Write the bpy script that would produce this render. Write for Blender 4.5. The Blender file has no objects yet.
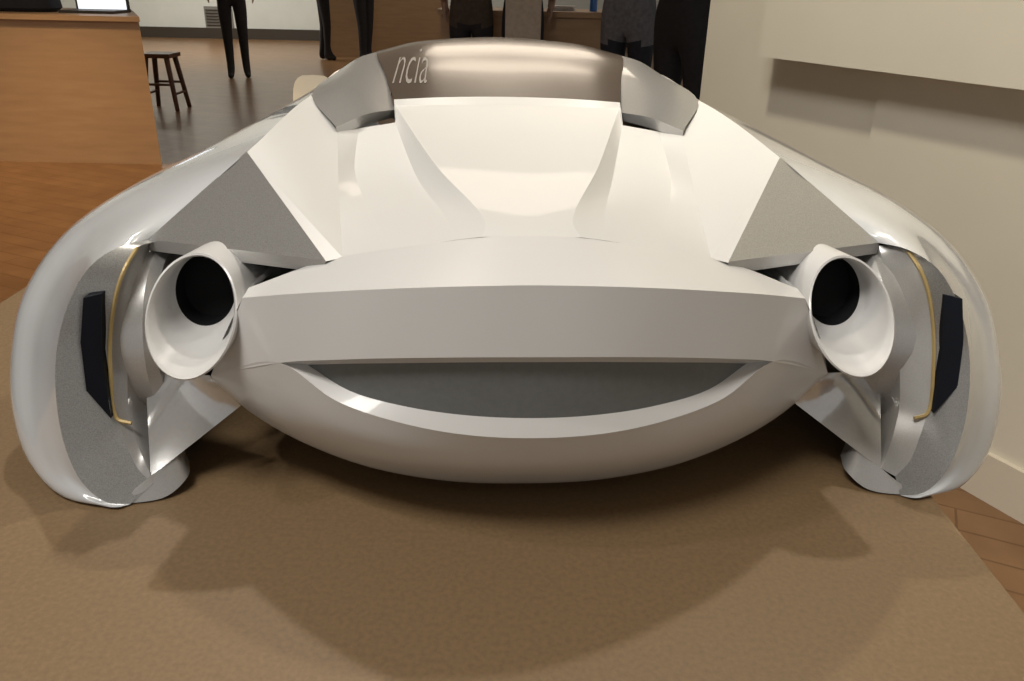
import bpy, bmesh, math, random
from mathutils import Vector, Matrix
from mathutils.bvhtree import BVHTree
random.seed(3)
S=bpy.context.scene
P=math.radians(24.5); TZ=0.75; CAMH=0.39
# M: unprojects image pixels (half-width a, row v) through the camera at assumed depth Y into metric car coordinates (x, y, height above table)
def M(a,v,Y):
    s=(340.5-v)/800.0
    h=Y*math.tan(P-math.atan(s)); D=math.cos(P)*Y+math.sin(P)*h
    return (a*D/800.0, Y, max(0.001,CAMH-h))
def MM(l): return [M(*p) for p in l]
# ---------- materials
def mat(name,col,rough=0.5,metal=0.0,coat=0.0,noise=0.0,nscale=50,bump=0.0,emit=0,spec=None):
    m=bpy.data.materials.new(name); m.use_nodes=True
    nt=m.node_tree; b=nt.nodes['Principled BSDF']
    b.inputs['Base Color'].default_value=(*col,1); b.inputs['Roughness'].default_value=rough
    b.inputs['Metallic'].default_value=metal; b.inputs['Coat Weight'].default_value=coat
    b.inputs['Coat Roughness'].default_value=0.05
    if spec is not None: b.inputs['Specular IOR Level'].default_value=spec
    tc=nt.nodes.new('ShaderNodeTexCoord'); n=nt.nodes.new('ShaderNodeTexNoise')
    n.inputs['Scale'].default_value=nscale; n.inputs['Detail'].default_value=4
    nt.links.new(tc.outputs['Object'],n.inputs['Vector'])
    r=nt.nodes.new('ShaderNodeValToRGB')
    k=noise
    r.color_ramp.elements[0].position=0.3; r.color_ramp.elements[1].position=0.7
    r.color_ramp.elements[0].color=(*[c*(1-k) for c in col],1)
    r.color_ramp.elements[1].color=(*[min(1,c*(1+k)) for c in col],1)
    nt.links.new(n.outputs['Fac'],r.inputs['Fac']); nt.links.new(r.outputs['Color'],b.inputs['Base Color'])
    if bump>0:
        bp=nt.nodes.new('ShaderNodeBump'); bp.inputs['Strength'].default_value=bump; bp.inputs['Distance'].default_value=0.002
        nt.links.new(n.outputs['Fac'],bp.inputs['Height']); nt.links.new(bp.outputs['Normal'],b.inputs['Normal'])
    if emit:
        b.inputs['Emission Color'].default_value=(*col,1); b.inputs['Emission Strength'].default_value=emit
    return m
white=mat('car_white_paint',(.68,.675,.665),.34,0,.4,.01,8)
hoodw=mat('hood_white_paint',(.655,.65,.635),.5,0,.12,.01,8,spec=.35)
fwhite=mat('fender_gloss_white',(.62,.64,.66),.18,0,1.0,.01,8)
silver=mat('silver_paint',(.37,.37,.365),.32,.55,.4,.2,1100)
silverl=mat('silver_light_paint',(.50,.495,.485),.3,.45,.4,.06,900)
silverg=mat('silver_gloss_paint',(.66,.66,.66),.12,.6,.6,.03,300)
grille=mat('grille_grey',(.165,.175,.175),.55,0,0,.05,200,spec=.3)
black=mat('matt_black',(.006,.006,.007),.7,0,0,.1,50,spec=.2)
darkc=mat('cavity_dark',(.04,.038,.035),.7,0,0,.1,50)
slit=mat('slit_navy',(.006,.008,.014),.5,0,0,.1,50,spec=.2)
gold=mat('gold_trim',(.50,.37,.16),.4,.2,0,.05,50)
glass=mat('tinted_windscreen',(.078,.062,.050),.2,0,.1,.05,4,spec=.25)
signrefl=mat('sign_reflection_faint',(.24,.22,.20),.5)  # pale tone of the painted sign reflection on the glass
# ---------- mesh helper
class MB:
    def __init__(s): s.v=[];s.f=[];s.m=[];s.mats=[]
    def mi(s,m):
        if m not in s.mats: s.mats.append(m)
        return s.mats.index(m)
    def poly(s,pts,m,mirror=False,sh=0):
        for sg in ((1,-1) if mirror else (1,)):
            b=len(s.v); s.v+=[(p[0]*sg+sh,p[1],p[2]) for p in pts]
            idx=list(range(b,b+len(pts)))
            s.f.append(idx if sg==1 else idx[::-1]); s.m.append(s.mi(m))
    def grid(s,g,m,mirror=False,close=False,sh=None,mf=None):
        for sg in ((1,-1) if mirror else (1,)):
            b=len(s.v); R=len(g);C=len(g[0])
            for i,r in enumerate(g): s.v+=[(p[0]*sg+(sh(i/(R-1)) if sh else 0),p[1],p[2]) for p in r]
            for i in range(R-1):
                for j in range(C-1 if not close else C):
                    k=(j+1)%C
                    q=[b+i*C+j,b+i*C+k,b+(i+1)*C+k,b+(i+1)*C+j]
                    s.f.append(q if sg==1 else q[::-1]); s.m.append(s.mi(mf(i,j) if mf else m))
    def box(s,c,d,m,rz=0,bev=0):
        cx,cy,cz=c; x,y,z=[k/2 for k in d]; co=math.cos(rz);si=math.sin(rz)
        b=len(s.v)
        for dx,dy,dz in [(-1,-1,-1),(1,-1,-1),(1,1,-1),(-1,1,-1),(-1,-1,1),(1,-1,1),(1,1,1),(-1,1,1)]:
            px,py=dx*x,dy*y
            s.v.append((cx+px*co-py*si,cy+px*si+py*co,cz+dz*z))
        for q in [(0,3,2,1),(4,5,6,7),(0,1,5,4),(1,2,6,5),(2,3,7,6),(3,0,4,7)]:
            s.f.append([b+i for i in q]); s.m.append(s.mi(m))
    def prism(s,foot,z0,z1,m):
        n=len(foot); lo=[(x,y,z0) for x,y in foot]; hi=[(x,y,z1) for x,y in foot]
        s.poly(lo[::-1],m); s.poly(hi,m)
        for i in range(n): s.poly([lo[i],lo[(i+1)%n],hi[(i+1)%n],hi[i]],m)
    def cyl(s,a,bb,r0,r1,m,n=16):
        a=Vector(a);bb=Vector(bb);d=(bb-a).normalized()
        t=d.orthogonal().normalized();u=d.cross(t)
        g=[]
        for p,r in ((a,0.0001),(a,r0),(bb,r1),(bb,0.0001)):
            g.append([tuple(p+(t*math.cos(2*math.pi*i/n)+u*math.sin(2*math.pi*i/n))*r) for i in range(n)])
        s.grid(g,m,close=True)
    def obj(s,name,parent=None,off=(0,0,0),sharp=35,merge=True,bevel=0):
        me=bpy.data.meshes.new(name); me.from_pydata([(x-off[0],y-off[1],z-off[2]) for x,y,z in s.v],[],s.f)
        for m in s.mats: me.materials.append(m)
        for p,i in zip(me.polygons,s.m): p.material_index=i
        bm=bmesh.new();bm.from_mesh(me)
        if merge: bmesh.ops.remove_doubles(bm,verts=bm.verts,dist=1e-5)
        bmesh.ops.recalc_face_normals(bm,faces=bm.faces)
        bm.to_mesh(me);bm.free()
        for p in me.polygons: p.use_smooth=True
        me.set_sharp_from_angle(angle=math.radians(sharp))
        o=bpy.data.objects.new(name,me); S.collection.objects.link(o)
        if parent: o.parent=parent
        if bevel:
            b=o.modifiers.new('b','BEVEL'); b.width=bevel;b.segments=2;b.limit_method='ANGLE'
        return o
def cat(pts,n,smooth=True):
    pts=[Vector(p) for p in pts]; N=len(pts); out=[]
    for i in range(N-1):
        p1,p2=pts[i],pts[i+1]
        p0=pts[i-1] if i>0 else p1*2-p2
        p3=pts[i+2] if i+2<N else p2*2-p1
        d1=max(1e-6,(p1-p0).length**.5);d2=max(1e-6,(p2-p1).length**.5);d3=max(1e-6,(p3-p2).length**.5)
        m1=((p1-p0)/d1-(p2-p0)/(d1+d2)+(p2-p1)/d2)*d2
        m2=((p2-p1)/d2-(p3-p1)/(d2+d3)+(p3-p2)/d3)*d2
        for k in range(n):
            t=k/n
            if smooth:
                q=(2*t**3-3*t*t+1)*p1+(t**3-2*t*t+t)*m1+(-2*t**3+3*t*t)*p2+(t**3-t*t)*m2
            else: q=p1.lerp(p2,t)
            out.append(q)
    out.append(pts[-1]); return out
def surf(rows,nc=6,nr=4,full=False,rs=False,cs=True):
    if full: rows=[[(-p[0],p[1],p[2]) for p in r[:0:-1]]+list(r) for r in rows]
    R=[cat(r,nc,cs) for r in rows]
    cols=[cat([r[j] for r in R],nr,rs) for j in range(len(R[0]))]
    return [[tuple(cols[j][i]) for j in range(len(cols))] for i in range(len(cols[0]))]
# ---------- CAR
car=bpy.data.objects.new('concept_car_model',None); S.collection.objects.link(car)
OFF=(0,.8,0)
car.location=(-.001,.8,TZ); car.rotation_euler=(0,0,math.radians(3.1))
def add(mb,name,**k):
    mb.v=[(x,y,max(z,.0015)) for x,y,z in mb.v]
    return mb.obj(name,parent=car,off=OFF,**k)
ridge=MM([(0,285,.480),(65,286,.482),(130,288,.492),(190,291,.51),(238,294,.53),(282,298,.56)])
FT=MM([(0,357,.472),(70,357,.475),(135,357.5,.486),(195,359,.503),(247,362,.528),(309,374,.575)])
FB=MM([(0,438,.470),(70,434,.474),(135,421,.486),(195,399,.504),(247,362,.528),(309,374,.575)])
FBm=MM([(0,463,.485),(75,459,.488),(148,445,.498),(208,422,.516),(258,390,.542),(309,374,.575)])
BB=MM([(0,478,.52),(75,475,.522),(150,462,.529),(215,438,.543),(264,410,.560),(306,378,.585)])
BC=MM([(0,480,.56),(75,477,.562),(150,463,.569),(212,440,.58),(258,412,.60),(298,376,.62)])
BU=[(0,.75,.018),(.06,.75,.019),(.12,.75,.024),(.17,.75,.035),(.2,.75,.055),(.225,.72,.1)]
GT=MM([(0,362,.479),(65,362,.482),(125,362.5,.493),(180,363,.509),(220,364,.53)])
GB=MM([(0,418,.477),(65,415,.481),(125,406,.492),(180,390,.509),(220,364,.53)])
R6=MM([(0,236,.55),(45,237,.551),(95,243,.555),(150,251,.562),(205,262,.573),(275,288,.575)])
mb=MB()
mb.grid(surf([ridge,FT],full=True,nr=6),white)
mb.grid(surf([FT[:5],GT],full=True,nr=2,cs=True),white)
mb.grid(surf([GT,GB],full=True),grille)
mb.grid(surf([R6,ridge],full=True),white)
mb.grid(surf([[ridge[5],M(299,337,.566),FT[5]],[(.19,.70,.17),(.20,.70,.13),(.21,.70,.09)]]),white,mirror=True)
mb.grid(surf([[R6[5],ridge[5]],[(.19,.70,.18),(.19,.70,.17)]]),white,mirror=True)
add(mb,'nose_shell',sharp=38,merge=False)
mb=MB()
mb.grid(surf([FB,FBm,BB,BC,BU],full=True,rs=True),white)
mb.grid(surf([FB[:5],GB],full=True,nr=2),white)
add(mb,'nose_underbody',sharp=38,merge=False)
# fenders
Ei=[(366,241,.66),(395,248,.635),(425,268,.61),(446,305,.592),(457,350,.578),(457,400,.563),(448,445,.552),(432,478,.545),(410,497,.54),(385,502,.54)]
Ein=MM(Ei)
Epx=[(267,155,.75),(330,172,.79),(385,195,.79),(440,235,.755),(478,290,.705),(492,345,.66),(494,400,.62),(482,450,.588),(452,488,.557),(412,503,.543)]
Em=[M((a[0]+b[0])/2+(2 if i>1 else 0),(a[1]+b[1])/2,(a[2]+b[2])/2-(.008 if i else 0)) for i,(a,b) in enumerate(zip(Epx,Ei))]
Eo=MM(Epx)
B1=[(.234,1.0,.256),(.28,1.02,.235),(.32,1.05,.2),(.35,1.05,.17),(.368,1.05,.135),(.375,1.04,.10),(.375,1.02,.06),(.365,1.0,.03),(.34,1.0,.012),(.3,1.0,.012)]
B2=[(.19,1.45,.25),(.25,1.47,.225),(.31,1.5,.19),(.35,1.5,.165),(.375,1.5,.13),(.385,1.5,.1),(.385,1.5,.06),(.375,1.5,.03),(.35,1.5,.002),(.3,1.5,.002)]
B3=[(.05,1.95,.16),(.1,1.95,.155),(.16,1.95,.15),(.2,1.95,.14),(.24,1.93,.12),(.26,1.92,.1),(.26,1.92,.07),(.24,1.92,.05),(.2,1.92,.04),(.15,1.92,.04)]
FG=surf([Ein,Em,Eo,B1,B2,B3],rs=True,nc=4,nr=6)
crest=[FG[i][0] for i in range(12,19)]
sidel=[FG[i][0] for i in range(18,31)]
# hood
A=MM([(0,236,.55),(50,237,.551),(75,240,.553),(140,250,.561),(185,258,.57)])
B=MM([(0,222,.58),(44,222,.58),(80,216,.625),(148,215,.665),(181,222,.65)])
C=MM([(0,165,.77),(82,165,.755),(98,178,.785),(158,172,.81),(177,180,.75)])
D=MM([(0,105,.98),(112,107,.98),(114,124,.925),(150,130,.915),(172,133,.885)])
lines=[[r[i] for r in (A,B,C,D)] for i in range(5)]
mb=MB()
mb.grid(surf([[ (-p[0],p[1],p[2]) for p in lines[1]],lines[0],lines[1]],nc=8,nr=6,rs=True),hoodw)
for i in (1,2,3): mb.grid(surf([lines[i],lines[i+1]],nc=8,nr=4),hoodw,mirror=True)
apex=crest[0]; crb=crest[-1]; TR=M(202,262,.565); TL=M(366,242,.66)
l4=cat(lines[4],6)
l4s=[l4[int(round(i*18/6))] for i in range(7)]
mb.grid(surf([l4s,crest],nc=3,nr=4),hoodw,mirror=True)
mb.poly([A[4],apex,TR],white,mirror=True)
mb.grid(surf([MM([(0,105,.98),(60,106,.98),(112,107,.98)]),MM([(0,97,1.0),(60,98,.995),(113,101,.985)])],full=True,nr=1),white)
mb.poly(MM([(112,107,.98),(113,101,.985),(113,111,.968),(114,124,.92)]),white,mirror=True)
add(mb,'hood',merge=False)
# triangle plates
mb=MB()
lo=[(p[0],p[1],p[2]-.009) for p in (apex,TR,TL)]
up=[(p[0],p[1],p[2]+.001) for p in (apex,TR,TL)]
mb.poly(up,silver,mirror=True)
mb.poly(lo,darkc,mirror=True)
for i in range(3):
    j=(i+1)%3
    mb.poly([up[i],up[j],lo[j],lo[i]],silverl,mirror=True)
add(mb,'fender_triangle_plates',merge=False)
# windscreen
mb=MB()
W0=MM([(0,97,1.0),(60,98,.995),(113,101,.985)]);W1=MM([(0,66,1.18),(70,68,1.16),(118,76,1.12)]);W2=MM([(0,39,1.42),(75,43,1.38),(122,54,1.28)])
W3=[(0,1.65,.27),(.1,1.62,.26),(.17,1.55,.25)];W4=[(0,1.95,.16),(.03,1.95,.16),(.05,1.95,.16)]
WG=surf([W0,W1,W2,W3,W4],full=True,rs=True,nc=8,nr=8)
mb.grid(WG,glass)
bvh=BVHTree.FromPolygons([Vector(v) for v in mb.v],mb.f)
add(mb,'windscreen')
# reflection of a wall sign, put in as pale letters lying on the windscreen
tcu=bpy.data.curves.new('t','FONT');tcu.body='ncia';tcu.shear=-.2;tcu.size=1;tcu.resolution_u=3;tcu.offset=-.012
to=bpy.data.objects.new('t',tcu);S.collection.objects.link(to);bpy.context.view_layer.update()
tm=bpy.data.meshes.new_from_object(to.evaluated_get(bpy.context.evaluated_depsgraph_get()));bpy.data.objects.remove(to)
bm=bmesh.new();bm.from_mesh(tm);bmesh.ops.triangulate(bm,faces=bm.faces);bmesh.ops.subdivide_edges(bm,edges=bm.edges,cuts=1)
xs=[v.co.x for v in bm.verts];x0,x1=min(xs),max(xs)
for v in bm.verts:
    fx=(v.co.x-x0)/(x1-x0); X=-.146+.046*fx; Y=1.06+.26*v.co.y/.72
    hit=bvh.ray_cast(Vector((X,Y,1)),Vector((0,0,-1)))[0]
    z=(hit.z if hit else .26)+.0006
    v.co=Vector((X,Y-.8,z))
bm.to_mesh(tm);bm.free();tm.materials.clear();tm.materials.append(signrefl)
lo_=bpy.data.objects.new('windscreen_sign_reflection',tm);S.collection.objects.link(lo_);lo_.parent=car
mb=MB()
pi=MM([(113,111,.968),(116,85,1.08),(122,54,1.28)]); po=MM([(174,129,.88),(193,98,1.0),(160,72,1.2)])
pm=[tuple((Vector(a)+Vector(b))/2+Vector((0,0,.004))) for a,b in zip(pi,po)]
mb.grid(surf([pi,pm,po],rs=True),silver,mirror=True)
dn=lambda p,k:(p[0],p[1]+.002,p[2]-k)
mb.grid(surf([[pi[0],pm[0],po[0]],[dn(pi[0],.009),dn(pm[0],.012),dn(po[0],.009)]]),silverl,mirror=True)
mb.grid(surf([[W2[2],W3[2],W4[2]],[po[2],(.19,1.45,.25),(.05,1.95,.16)]]),silver,mirror=True)
mb.grid(surf([sidel[::3][:5],cat([po[1],po[2],(.19,1.45,.25)],2)]),silver,mirror=True)
add(mb,'pillar_panels',merge=False)
mb=MB()
mb.grid(FG,fwhite,mirror=True)
mb.grid(surf([[(0,1.95,.16),(.05,1.95,.16),(.26,1.92,.1)],[(0,1.93,.04),(.07,1.93,.04),(.15,1.92,.04)]],full=True,cs=False),fwhite)
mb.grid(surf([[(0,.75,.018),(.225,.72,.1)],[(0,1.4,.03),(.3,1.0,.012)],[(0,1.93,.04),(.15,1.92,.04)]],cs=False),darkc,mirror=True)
add(mb,'fender_shell',sharp=50)
SH=.007
G1=MM([(366,243,.66),(386,249,.64),(398,268,.622),(406,290,.612),(412,330,.602),(412,370,.590),(406,415,.577),(398,440,.566),(387,465,.556),(372,480,.55)])
G2=MM([(366,244,.66),(370,262,.65),(375,290,.637),(380,320,.622),(385,350,.61),(387,380,.599),(386,410,.587),(380,435,.574),(373,455,.562),(366,472,.552)])
mb=MB()
mb.grid(surf([Ein,G1],nc=4,nr=3),silver,mirror=True,sh=lambda t:SH*t)
mb.grid(surf([G1,G2],nc=4,nr=3),silverl,mirror=True,sh=lambda t:SH*(1-t))
add(mb,'fender_front_panels',merge=False)
mb=MB()
P1=M(366,473,.552);P2=M(277,404,.60);P3=M(309,374,.59);P4=M(368,372,.625)
mb.grid(surf([[P1,P2],[P4,P3]],nc=6,nr=6),silverg,mirror=True)
mb.grid(surf([G2,[(p[0]-.004,p[1]+.05,p[2]) for p in G2]],nc=4,nr=3),silverl,mirror=True)
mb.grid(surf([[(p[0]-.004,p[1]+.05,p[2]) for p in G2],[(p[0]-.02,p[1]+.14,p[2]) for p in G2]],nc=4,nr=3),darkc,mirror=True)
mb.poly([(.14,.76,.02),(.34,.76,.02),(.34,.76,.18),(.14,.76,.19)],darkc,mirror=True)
mb.grid(surf([MM([(412,501,.541),(385,503,.541),(350,492,.548),(330,474,.562),(326,458,.59)]),MM([(385,488,.547),(366,472,.552),(352,462,.56),(340,450,.57),(334,440,.60)])]),silverl,mirror=True)
add(mb,'intake_wedges',merge=False)
# slit lights & trim
mb=MB()
sl=MM([(421,293,.603),(439,297,.593),(441,340,.586),(435,387,.575),(411,414,.574),(420,350,.591)])
mb.poly([(p[0],p[1]-.003,p[2]) for p in sl],slit,mirror=True,sh=SH)
for i in range(6):
    a=sl[i];b=sl[(i+1)%6]; mb.poly([(a[0],a[1]-.003,a[2]),(b[0],b[1]-.003,b[2]),(b[0],b[1]+.008,b[2]),(a[0],a[1]+.008,a[2])],slit,mirror=True,sh=SH)
add(mb,'slit_lights',merge=False)
mb=MB()
gl=cat(G1[1:7]+[M(392,420,.575)],5)
for a,b in zip(gl,gl[1:]):
    for sg in (1,-1):
        mb.cyl((a.x*sg+SH,a.y-.001,a.z),(b.x*sg+SH,b.y-.001,b.z),.0017,.0017,gold,6)
add(mb,'gold_trim_lines',merge=False)
# lamp tubes
mb=MB()
n=48
def ring(cx,cz,rx,rz,yf):
    return [(cx+rx*math.cos(2*math.pi*i/n),yf(math.sin(2*math.pi*i/n)),cz+rz*math.sin(2*math.pi*i/n)) for i in range(n)]
cz=.156
mouth=lambda s:.56+.032*s
g=[ring(.230,.156,.026,.026,lambda s:.74),ring(.240,.157,.0305,.033,lambda s:.66),ring(.251,cz,.0335,.038,mouth),ring(.251,cz,.0322,.0365,lambda s:mouth(s)-.001),ring(.251,cz,.0305,.0345,lambda s:mouth(s)+.002),ring(.252,cz+.002,.028,.030,lambda s:.598+.012*s),ring(.2535,cz+.003,.0235,.026,lambda s:.605+.012*s)]
mb.grid(g,white,mirror=True,close=True)
g=[ring(.2535,cz+.003,.0235,.026,lambda s:.605+.012*s),ring(.2525,cz+.003,.022,.025,lambda s:.620+.01*s),ring(.2525,cz+.003,.0001,.0001,lambda s:.62)]
mb.grid(g,black,mirror=True,close=True)
add(mb,'lamp_tubes',sharp=50)
# wheels
mb=MB()
for sg in (1,-1):
    for yc in (.69,1.5):
        prof=[(.30,.001),(.30,.06),(.302,.082),(.31,.088),(.345,.088),(.353,.082),(.355,.06),(.355,.001)]
        g=[[(sg*x,yc+r*math.cos(2*math.pi*i/40),.0895+r*math.sin(2*math.pi*i/40)) for i in range(40)] for x,r in prof]
        mb.grid(g,silverl,close=True)
add(mb,'wheels')
# ---------- table
def wood(name,c1,c2,scale=(1,1,1),rough=.4,planks=False,bump=.1):
    m=bpy.data.materials.new(name); m.use_nodes=True; nt=m.node_tree;b=nt.nodes['Principled BSDF']
    tc=nt.nodes.new('ShaderNodeTexCoord');mp=nt.nodes.new('ShaderNodeMapping');mp.inputs['Scale'].default_value=scale
    nt.links.new(tc.outputs['Object'],mp.inputs['Vector'])
    n=nt.nodes.new('ShaderNodeTexNoise');n.inputs['Scale'].default_value=6;n.inputs['Detail'].default_value=6
    nt.links.new(mp.outputs['Vector'],n.inputs['Vector'])
    r=nt.nodes.new('ShaderNodeValToRGB'); r.color_ramp.elements[0].position=.3;r.color_ramp.elements[1].position=.7
    r.color_ramp.elements[0].color=(*c1,1);r.color_ramp.elements[1].color=(*c2,1)
    nt.links.new(n.outputs['Fac'],r.inputs['Fac'])
    out=r.outputs['Color']
    if planks:
        br=nt.nodes.new('ShaderNodeTexBrick'); br.inputs['Scale'].default_value=1
        br.inputs['Brick Width'].default_value=.6;br.inputs['Row Height'].default_value=.09;br.inputs['Mortar Size'].default_value=.003
        br.inputs['Color1'].default_value=(1,1,1,1);br.inputs['Color2'].default_value=(.84,.82,.8,1);br.inputs['Mortar'].default_value=(.6,.55,.5,1)
        m2=nt.nodes.new('ShaderNodeMapping');m2.inputs['Rotation'].default_value=(0,0,math.radians(25))
        nt.links.new(tc.outputs['Object'],m2.inputs['Vector']);nt.links.new(m2.outputs['Vector'],br.inputs['Vector'])
        mx=nt.nodes.new('ShaderNodeMixRGB');mx.blend_type='MULTIPLY';mx.inputs[0].default_value=1
        nt.links.new(out,mx.inputs[1]);nt.links.new(br.outputs['Color'],mx.inputs[2]);out=mx.outputs['Color']
    nt.links.new(out,b.inputs['Base Color']);b.inputs['Roughness'].default_value=rough
    return m
mdf=mat('brown_mdf',(.205,.132,.066),.55,0,0,.12,260,.12)
tb=MB(); tb.box((-.148,1.07,TZ-.015),(1.004,2.06,.03),mdf)
for x in (-.58,.29):
    for y in (.12,2.02): tb.box((x,y,(TZ-.03)/2),(.07,.07,TZ-.03),mdf)
tb.obj('display_table')
# ---------- room
floorm=wood('parquet_floor',(.20,.105,.048),(.27,.15,.07),(1,1,1),.28,True)
wallm=mat('warm_white_wall',(.74,.70,.59),.8,0,0,.03,3)
wallb=mat('back_wall_white',(.66,.67,.63),.8,0,0,.03,3)
basem=mat('baseboard_white',(.72,.66,.55),.5,0,0,.03,3)
based=mat('baseboard_dark',(.05,.04,.03),.5,0,0,.03,3)
ply=wood('plywood_counter',(.38,.24,.13),(.44,.285,.155),(.6,.6,5),.45)
f=MB();f.box((-3,6.5,-.05),(20,22,.1),floorm);f.obj('floor')
f=MB();f.box((-3,15.6,1.7),(20,.2,3.4),wallb);f.obj('wall_back')
f=MB();f.box((-3,15.48,.09),(20,.04,.18),based);f.obj('baseboard_back')
f=MB();f.box((-9,6.5,1.7),(.2,18.0,3.4),wallb);f.obj('wall_left')
f=MB();f.box((-3,6.5,3.45),(20,22,.1),wallb);f.obj('ceiling')
wa=math.radians(28)
wd=Vector((-math.sin(wa),math.cos(wa),0)); wn=Vector((-math.cos(wa),-math.sin(wa),0))
W=Vector((1.17,1.62,0))
def wallbox(mb,t0,t1,n0,n1,z0,z1,m):
    c=W+wd*((t0+t1)/2)+wn*((n0+n1)/2)
    mb.box((c.x,c.y,(z0+z1)/2),(abs(n1-n0),abs(t1-t0),z1-z0),m,rz=wa)
f=MB();wallbox(f,-3,.55,-.15,0,0,3.4,wallm);wallbox(f,.55,1.24,-.15,-.012,0,3.4,wallm);f.obj('wall_right')
f=MB();wallbox(f,-1.5,.88,0,.10,.95,2.1,wallm);f.obj('wall_display_panel')
f=MB();wallbox(f,-3,.55,0,.015,0,.12,basem);wallbox(f,.55,1.22,-.012,.008,0,.12,basem);f.obj('baseboard_right')
f=MB();wallbox(f,-2.5,-.22,0,.05,0,.22,basem);f.obj('trim_1')
f=MB();f.prism([(-6.6,5.10),(-2.26,5.10),(-2.72,6.0),(-6.6,6.0)],0,.85,ply);f.prism([(-6.6,5.07),(-2.24,5.07),(-2.71,6.02),(-6.6,6.02)],.85,.878,ply);f.obj('reception_counter')
f=MB();f.box((.08,6.85,.43),(1.35,.6,.86),ply);f.box((.08,6.85,.88),(1.4,.66,.04),ply);f.obj('service_counter')
f=MB();f.box((-1.95,12.7,.5),(1.75,.5,1.0),ply);f.box((-1.95,12.7,1.015),(1.8,.55,.03),ply);f.obj('storage_cabinet')
# stool
dw=wood('dark_stool_wood',(.07,.03,.015),(.12,.05,.025),(3,3,3),.4)
st=MB(); sx,sy=-3.12,7.35
st.box((sx,sy,.455),(.26,.26,.035),dw)
for dx in (-1,1):
    for dy in (-1,1):
        st.cyl((sx+dx*.14,sy+dy*.14,0),(sx+dx*.09,sy+dy*.09,.44),.019,.024,dw,10)
for dx in (-1,1): st.cyl((sx+dx*.125,sy-.125,.14),(sx+dx*.125,sy+.125,.14),.012,.012,dw,8); st.cyl((sx-.115,sy+dx*.115,.22),(sx+.115,sy+dx*.115,.22),.012,.012,dw,8)
st.obj('wooden_stool',bevel=.004)
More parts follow.
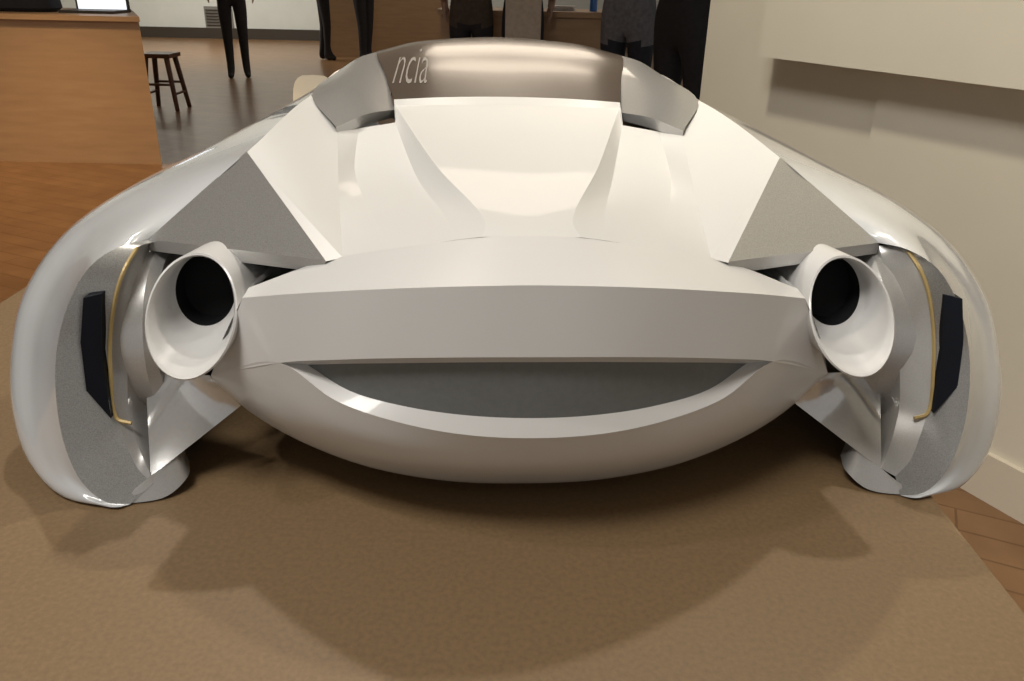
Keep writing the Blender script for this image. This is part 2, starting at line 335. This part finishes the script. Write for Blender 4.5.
# ---------- people
skin=mat('skin',(.40,.25,.18),.5,0,0,.05,10); hair=mat('dark_hair',(.03,.02,.015),.6,0,0,.1,60); shoe=mat('black_shoe',(.012,.012,.013),.4,0,0,.1,30)
eyem=mat('eye_white',(.7,.7,.7),.3); lips=mat('lips',(.35,.13,.1))
blk=mat('black_cloth',(.016,.015,.018),.85,0,0,.2,40); dnm=mat('dark_denim',(.02,.022,.03),.85,0,0,.2,40)
gry=mat('grey_jacket',(.15,.15,.165),.85,0,0,.2,40); beige=mat('beige_cloth',(.5,.42,.34),.85,0,0,.1,40); brn=mat('brown_coat',(.06,.042,.03),.85,0,0,.2,40)
def person(x,y,rot,ht,top,trs,hem=.92,bulk=1.0,stance=.09,step=0.0,armf=0.0):
    k=ht/1.7
    V=[];E=[];R=[]
    def a(p,r,par=None):
        V.append(Vector(p)*k);R.append((r[0]*k,r[1]*k) if isinstance(r,tuple) else (r*k,r*k))
        if par is not None:E.append((par,len(V)-1))
        return len(V)-1
    pel=a((0,0,.95),(.135*bulk,.10*bulk)); w=a((0,0,1.08),(.12*bulk,.09*bulk),pel); ch=a((0,0,1.27),(.145*bulk,.10*bulk),w)
    uc=a((0,0,1.39),(.10,.075),ch); nk=a((0,-.005,1.47),.05,uc); hb=a((0,-.02,1.535),(.06,.07),nk); hm=a((0,-.015,1.61),(.073,.09),hb); ht_=a((0,-.005,1.67),(.055,.065),hm)
    a((0,-.115,1.59),.012,hm)
    for s in (-1,1):
        hp=a((s*stance,0,.86),.085*bulk,pel); kn=a((s*stance,-.015+s*step*.5,.48),.060,hp); an=a((s*stance,.02+s*step,.09),.042,kn); a((s*(stance+.015),-.10+s*step,.035),.034,an); a((s*(stance+.005),.05+s*step,.035),.03,an)
        sh=a((s*.175,0,1.385),.055*bulk,uc); el=a((s*.235,.03-armf*.1,1.11),.042*bulk,sh); wr=a((s*.245,-.03-armf,.88+armf*.6),.027,el); pa=a((s*.245,-.045-armf,.815+armf*.6),(.024,.03),wr)
        a((s*.078,0,1.60),.012,hm)
        for j,(o,l) in enumerate(((-.024,.06),(-.008,.07),(.008,.066),(.024,.05))):
            f1=a((s*.243,-.045+o-armf,.785+armf*.6),.0085,pa); f2=a((s*.24,-.048+o-armf,.785-l*.6+armf*.6),.008,f1); a((s*.228,-.05+o-armf,.785-l+armf*.6),.0065,f2)
        t1=a((s*.232,-.085-armf,.81+armf*.6),.010,pa); a((s*.226,-.10-armf,.775+armf*.6),.008,t1)
    me=bpy.data.meshes.new('p');me.from_pydata([tuple(v) for v in V],E,[])
    bm=bmesh.new();bm.from_mesh(me);ly=bm.verts.layers.skin.verify();bm.verts.ensure_lookup_table()
    for i,v in enumerate(bm.verts): v[ly].radius=R[i]; v[ly].use_root=(i==0)
    bm.to_mesh(me);bm.free()
    o=bpy.data.objects.new('tmp',me);S.collection.objects.link(o)
    o.modifiers.new('s','SKIN');sb=o.modifiers.new('u','SUBSURF');sb.levels=2;sb.render_levels=2
    bpy.context.view_layer.update()
    dg=bpy.context.evaluated_depsgraph_get(); nm=bpy.data.meshes.new_from_object(o.evaluated_get(dg))
    bpy.data.objects.remove(o)
    nm.materials.clear()
    for m in (trs,top,skin,hair,shoe): nm.materials.append(m)
    for p in nm.polygons:
        p.use_smooth=True
        c=p.center/k; hd=.885+armf*.6
        if c.z<.075: i=4
        elif c.z>1.475:
            i=3 if (c.z>1.655 or (c.y>.005 and c.z>1.50)) else 2
        elif c.z>1.45: i=2
        elif abs(c.x)>.19 and c.z<hd: i=2
        elif abs(c.x)>.185: i=1
        elif c.z>hem: i=1
        else: i=0
        p.material_index=i
    zmin=min(v.co.z for v in nm.vertices)
    for v in nm.vertices: v.co.z-=zmin
    ob=bpy.data.objects.new('person',nm);S.collection.objects.link(ob)
    ob.location=(x,y,0);ob.rotation_euler=(0,0,rot)
    em=MB()
    for s in (-1,1):
        c=Vector((s*.03,-.098,1.615))*k; c.z-=zmin
        em.cyl(c,c+Vector((0,-.006,0)),.011,.009,eyem,12); em.cyl(c+Vector((0,-.005,0)),c+Vector((0,-.0075,0)),.005,.004,hair,10)
    em.cyl((-.02*k,-.088*k,1.555*k-zmin),(.02*k,-.088*k,1.555*k-zmin),.006,.006,lips,8)
    em.obj('face_details',parent=ob,merge=False)
    return ob
person(-3.24,9.75,.3,1.68,blk,blk,.9,1.05,.085,.02,.2)
person(-2.10,11.7,1.0,1.75,blk,blk,.9,1.15,.08,.03,.2)
person(-2.72,12.0,1.9,1.70,brn,blk,.9,1.05,.06,.03,.2)
person(-.33,6.0,3.0,1.7,brn,blk,.84,1.1,.08,.02,.2)
person(.03,6.05,3.3,1.72,blk,blk,.86,1,.08,.03,.2)
person(.70,5.5,2.6,1.75,gry,dnm,.76,1.25,.09,.04,.25)
person(.92,4.7,2.2,1.72,blk,blk,.70,1.4,.10,.04,.25)
f=MB();f.box((.03,5.80,.86),(.24,.08,.28),beige);f.cyl((-.05,5.80,.99),(-.04,5.84,1.25),.008,.008,beige,8);f.cyl((.11,5.80,.99),(.10,5.84,1.25),.008,.008,beige,8);f.obj('tote_bag',bevel=.02)
ventm=mat('vent_metal',(.25,.24,.22),.5,.3)
f=MB();f.box((-5.4,15.48,.36),(.5,.03,.36),ventm)
for i in range(6): f.box((-5.4,15.455,.23+i*.05),(.44,.02,.018),based)
f.obj('air_vent')
scr=mat('screen_glow',(.8,.85,.9),.4,0,0,0,5,0,1.2)
f=MB();f.box((-2.68,5.45,.886),(.34,.25,.016),based);f.box((-2.68,5.56,1.0),(.34,.015,.24),based);f.box((-2.68,5.551,1.0),(.31,.004,.21),scr);f.obj('laptop_computer')
f=MB();g=[]
for z,w,d in ((.878,.16,.1),(.90,.19,.12),(1.0,.18,.11),(1.07,.13,.08),(1.09,.05,.03)):
    g.append([(-3.1+w*math.copysign(abs(math.cos(t))**.6,math.cos(t)),5.45+d*math.copysign(abs(math.sin(t))**.6,math.sin(t)),z) for t in [2*math.pi*i/24 for i in range(24)]])
f.grid(g,blk,close=True);f.obj('black_handbag')
paper=mat('paper_white',(.75,.72,.68),.7); blue=mat('blue_plastic',(.02,.12,.4),.3)
f=MB()
for i in range(6): f.box((.33+random.uniform(-.01,.01),6.75,.903+i*.006),(.2,.14,.005),paper,rz=random.uniform(-.2,.2))
f.obj('leaflet_stack')
f=MB();g=[[(.58+r*math.cos(2*math.pi*i/20),6.75+r*math.sin(2*math.pi*i/20),z) for i in range(20)] for z,r in ((.9,.001),(.9,.03),(1.03,.03),(1.06,.012),(1.09,.012),(1.09,.001))]
f.grid(g,blue,close=True);f.obj('water_bottle')
# small cream chair
cream=mat('cream_plastic',(.9,.86,.74),.4)
f=MB();cx,cy=-1.09,4.3
f.box((cx,cy,.40),(.22,.24,.03),cream)
g=[]
for i in range(13):
    t=math.pi*i/12; 
    g.append([(cx-.115*math.cos(t)*(1),cy+.12,.40),(cx-.115*math.copysign(abs(math.cos(t))**.5,math.cos(t)),cy+.14,.40+.24*abs(math.sin(t))**.5)])
g2=[[(p[0],p[1]+.02,p[2]) for p in r] for r in g]
f.grid(g,cream);f.grid(g2,cream);f.grid([[r[1] for r in g],[r[1] for r in g2]],cream)
for dx in (-1,1):
    for dy in (-1,1): f.cyl((cx+dx*.10,cy+dy*.11,0),(cx+dx*.085,cy+dy*.095,.39),.011,.013,cream,8)
f.obj('plastic_chair')
# ---------- lights
def spot(name,loc,tgt,e,ang,size,col,blend=.6):
    l=bpy.data.lights.new(name,'SPOT');l.energy=e;l.spot_size=math.radians(ang);l.spot_blend=blend;l.shadow_soft_size=size;l.color=col
    o=bpy.data.objects.new(name,l);S.collection.objects.link(o);o.location=loc
    o.rotation_euler=(Vector(tgt)-Vector(loc)).to_track_quat('-Z','Y').to_euler()
def area(name,loc,tgt,e,sx,sy,col):
    l=bpy.data.lights.new(name,'AREA');l.energy=e;l.shape='RECTANGLE';l.size=sx;l.size_y=sy;l.color=col
    o=bpy.data.objects.new(name,l);S.collection.objects.link(o);o.location=loc
    o.rotation_euler=(Vector(tgt)-Vector(loc)).to_track_quat('-Z','Y').to_euler()
warm=(1,.92,.80)
spot('spot_lamp_a',(-.6,2.2,3.2),(0,.7,.75),92,60,.05,warm)
spot('spot_lamp_b',(.6,1.8,3.2),(0,.7,.75),72,60,.05,warm)
spot('fill_spot_c',(-1.5,.2,3.2),(0,.8,.8),32,60,.06,(1,.97,.92))  # added fill light for the car, no such lamp seen
spot('wall_fill_spot',(-.3,1.0,3.2),(1.2,1.9,.9),125,75,.10,(1,.89,.71))  # unseen lamp, added to brighten the right wall
area('front_fill_a',(-.8,-.4,3.3),(-.4,.6,.8),44,1.0,.6,(1,.96,.90))  # unseen fill, added to lighten the car's front face
spot('floor_spot',(-3.6,3.6,3.2),(-2.6,3.9,0),420,62,.08,(1,.70,.40))
spot('chair_spot',(-1.6,3.2,3.2),(-1.09,4.3,.5),110,25,.08,(1,.9,.75))
area('ceiling_panel_b',(-5,13,3.35),(-5,14,0),290,3,3,(1,.97,.88))
area('ceiling_panel_c',(0,9,3.35),(0,8,0),65,2,2,(1,.85,.68))
spot('counter_spot',(-3.4,3.2,3.2),(-3.8,5.1,.6),60,60,.1,(1,.84,.64))
w=bpy.data.worlds.new('w');S.world=w;w.use_nodes=True
w.node_tree.nodes['Background'].inputs[0].default_value=(1,.95,.89,1);w.node_tree.nodes['Background'].inputs[1].default_value=.36
# ---------- camera
cd=bpy.data.cameras.new('cam');cd.sensor_width=36;cd.lens=36*800/1024;cd.clip_start=.01;cd.clip_end=100
co=bpy.data.objects.new('camera',cd);S.collection.objects.link(co)
co.location=(0,0,TZ+CAMH)
co.rotation_euler=(Matrix.Rotation(math.radians(90)-P,3,'X') @ Matrix.Rotation(math.radians(1.2),3,'Z')).to_euler()
S.camera=co
S.view_settings.view_transform='Standard'
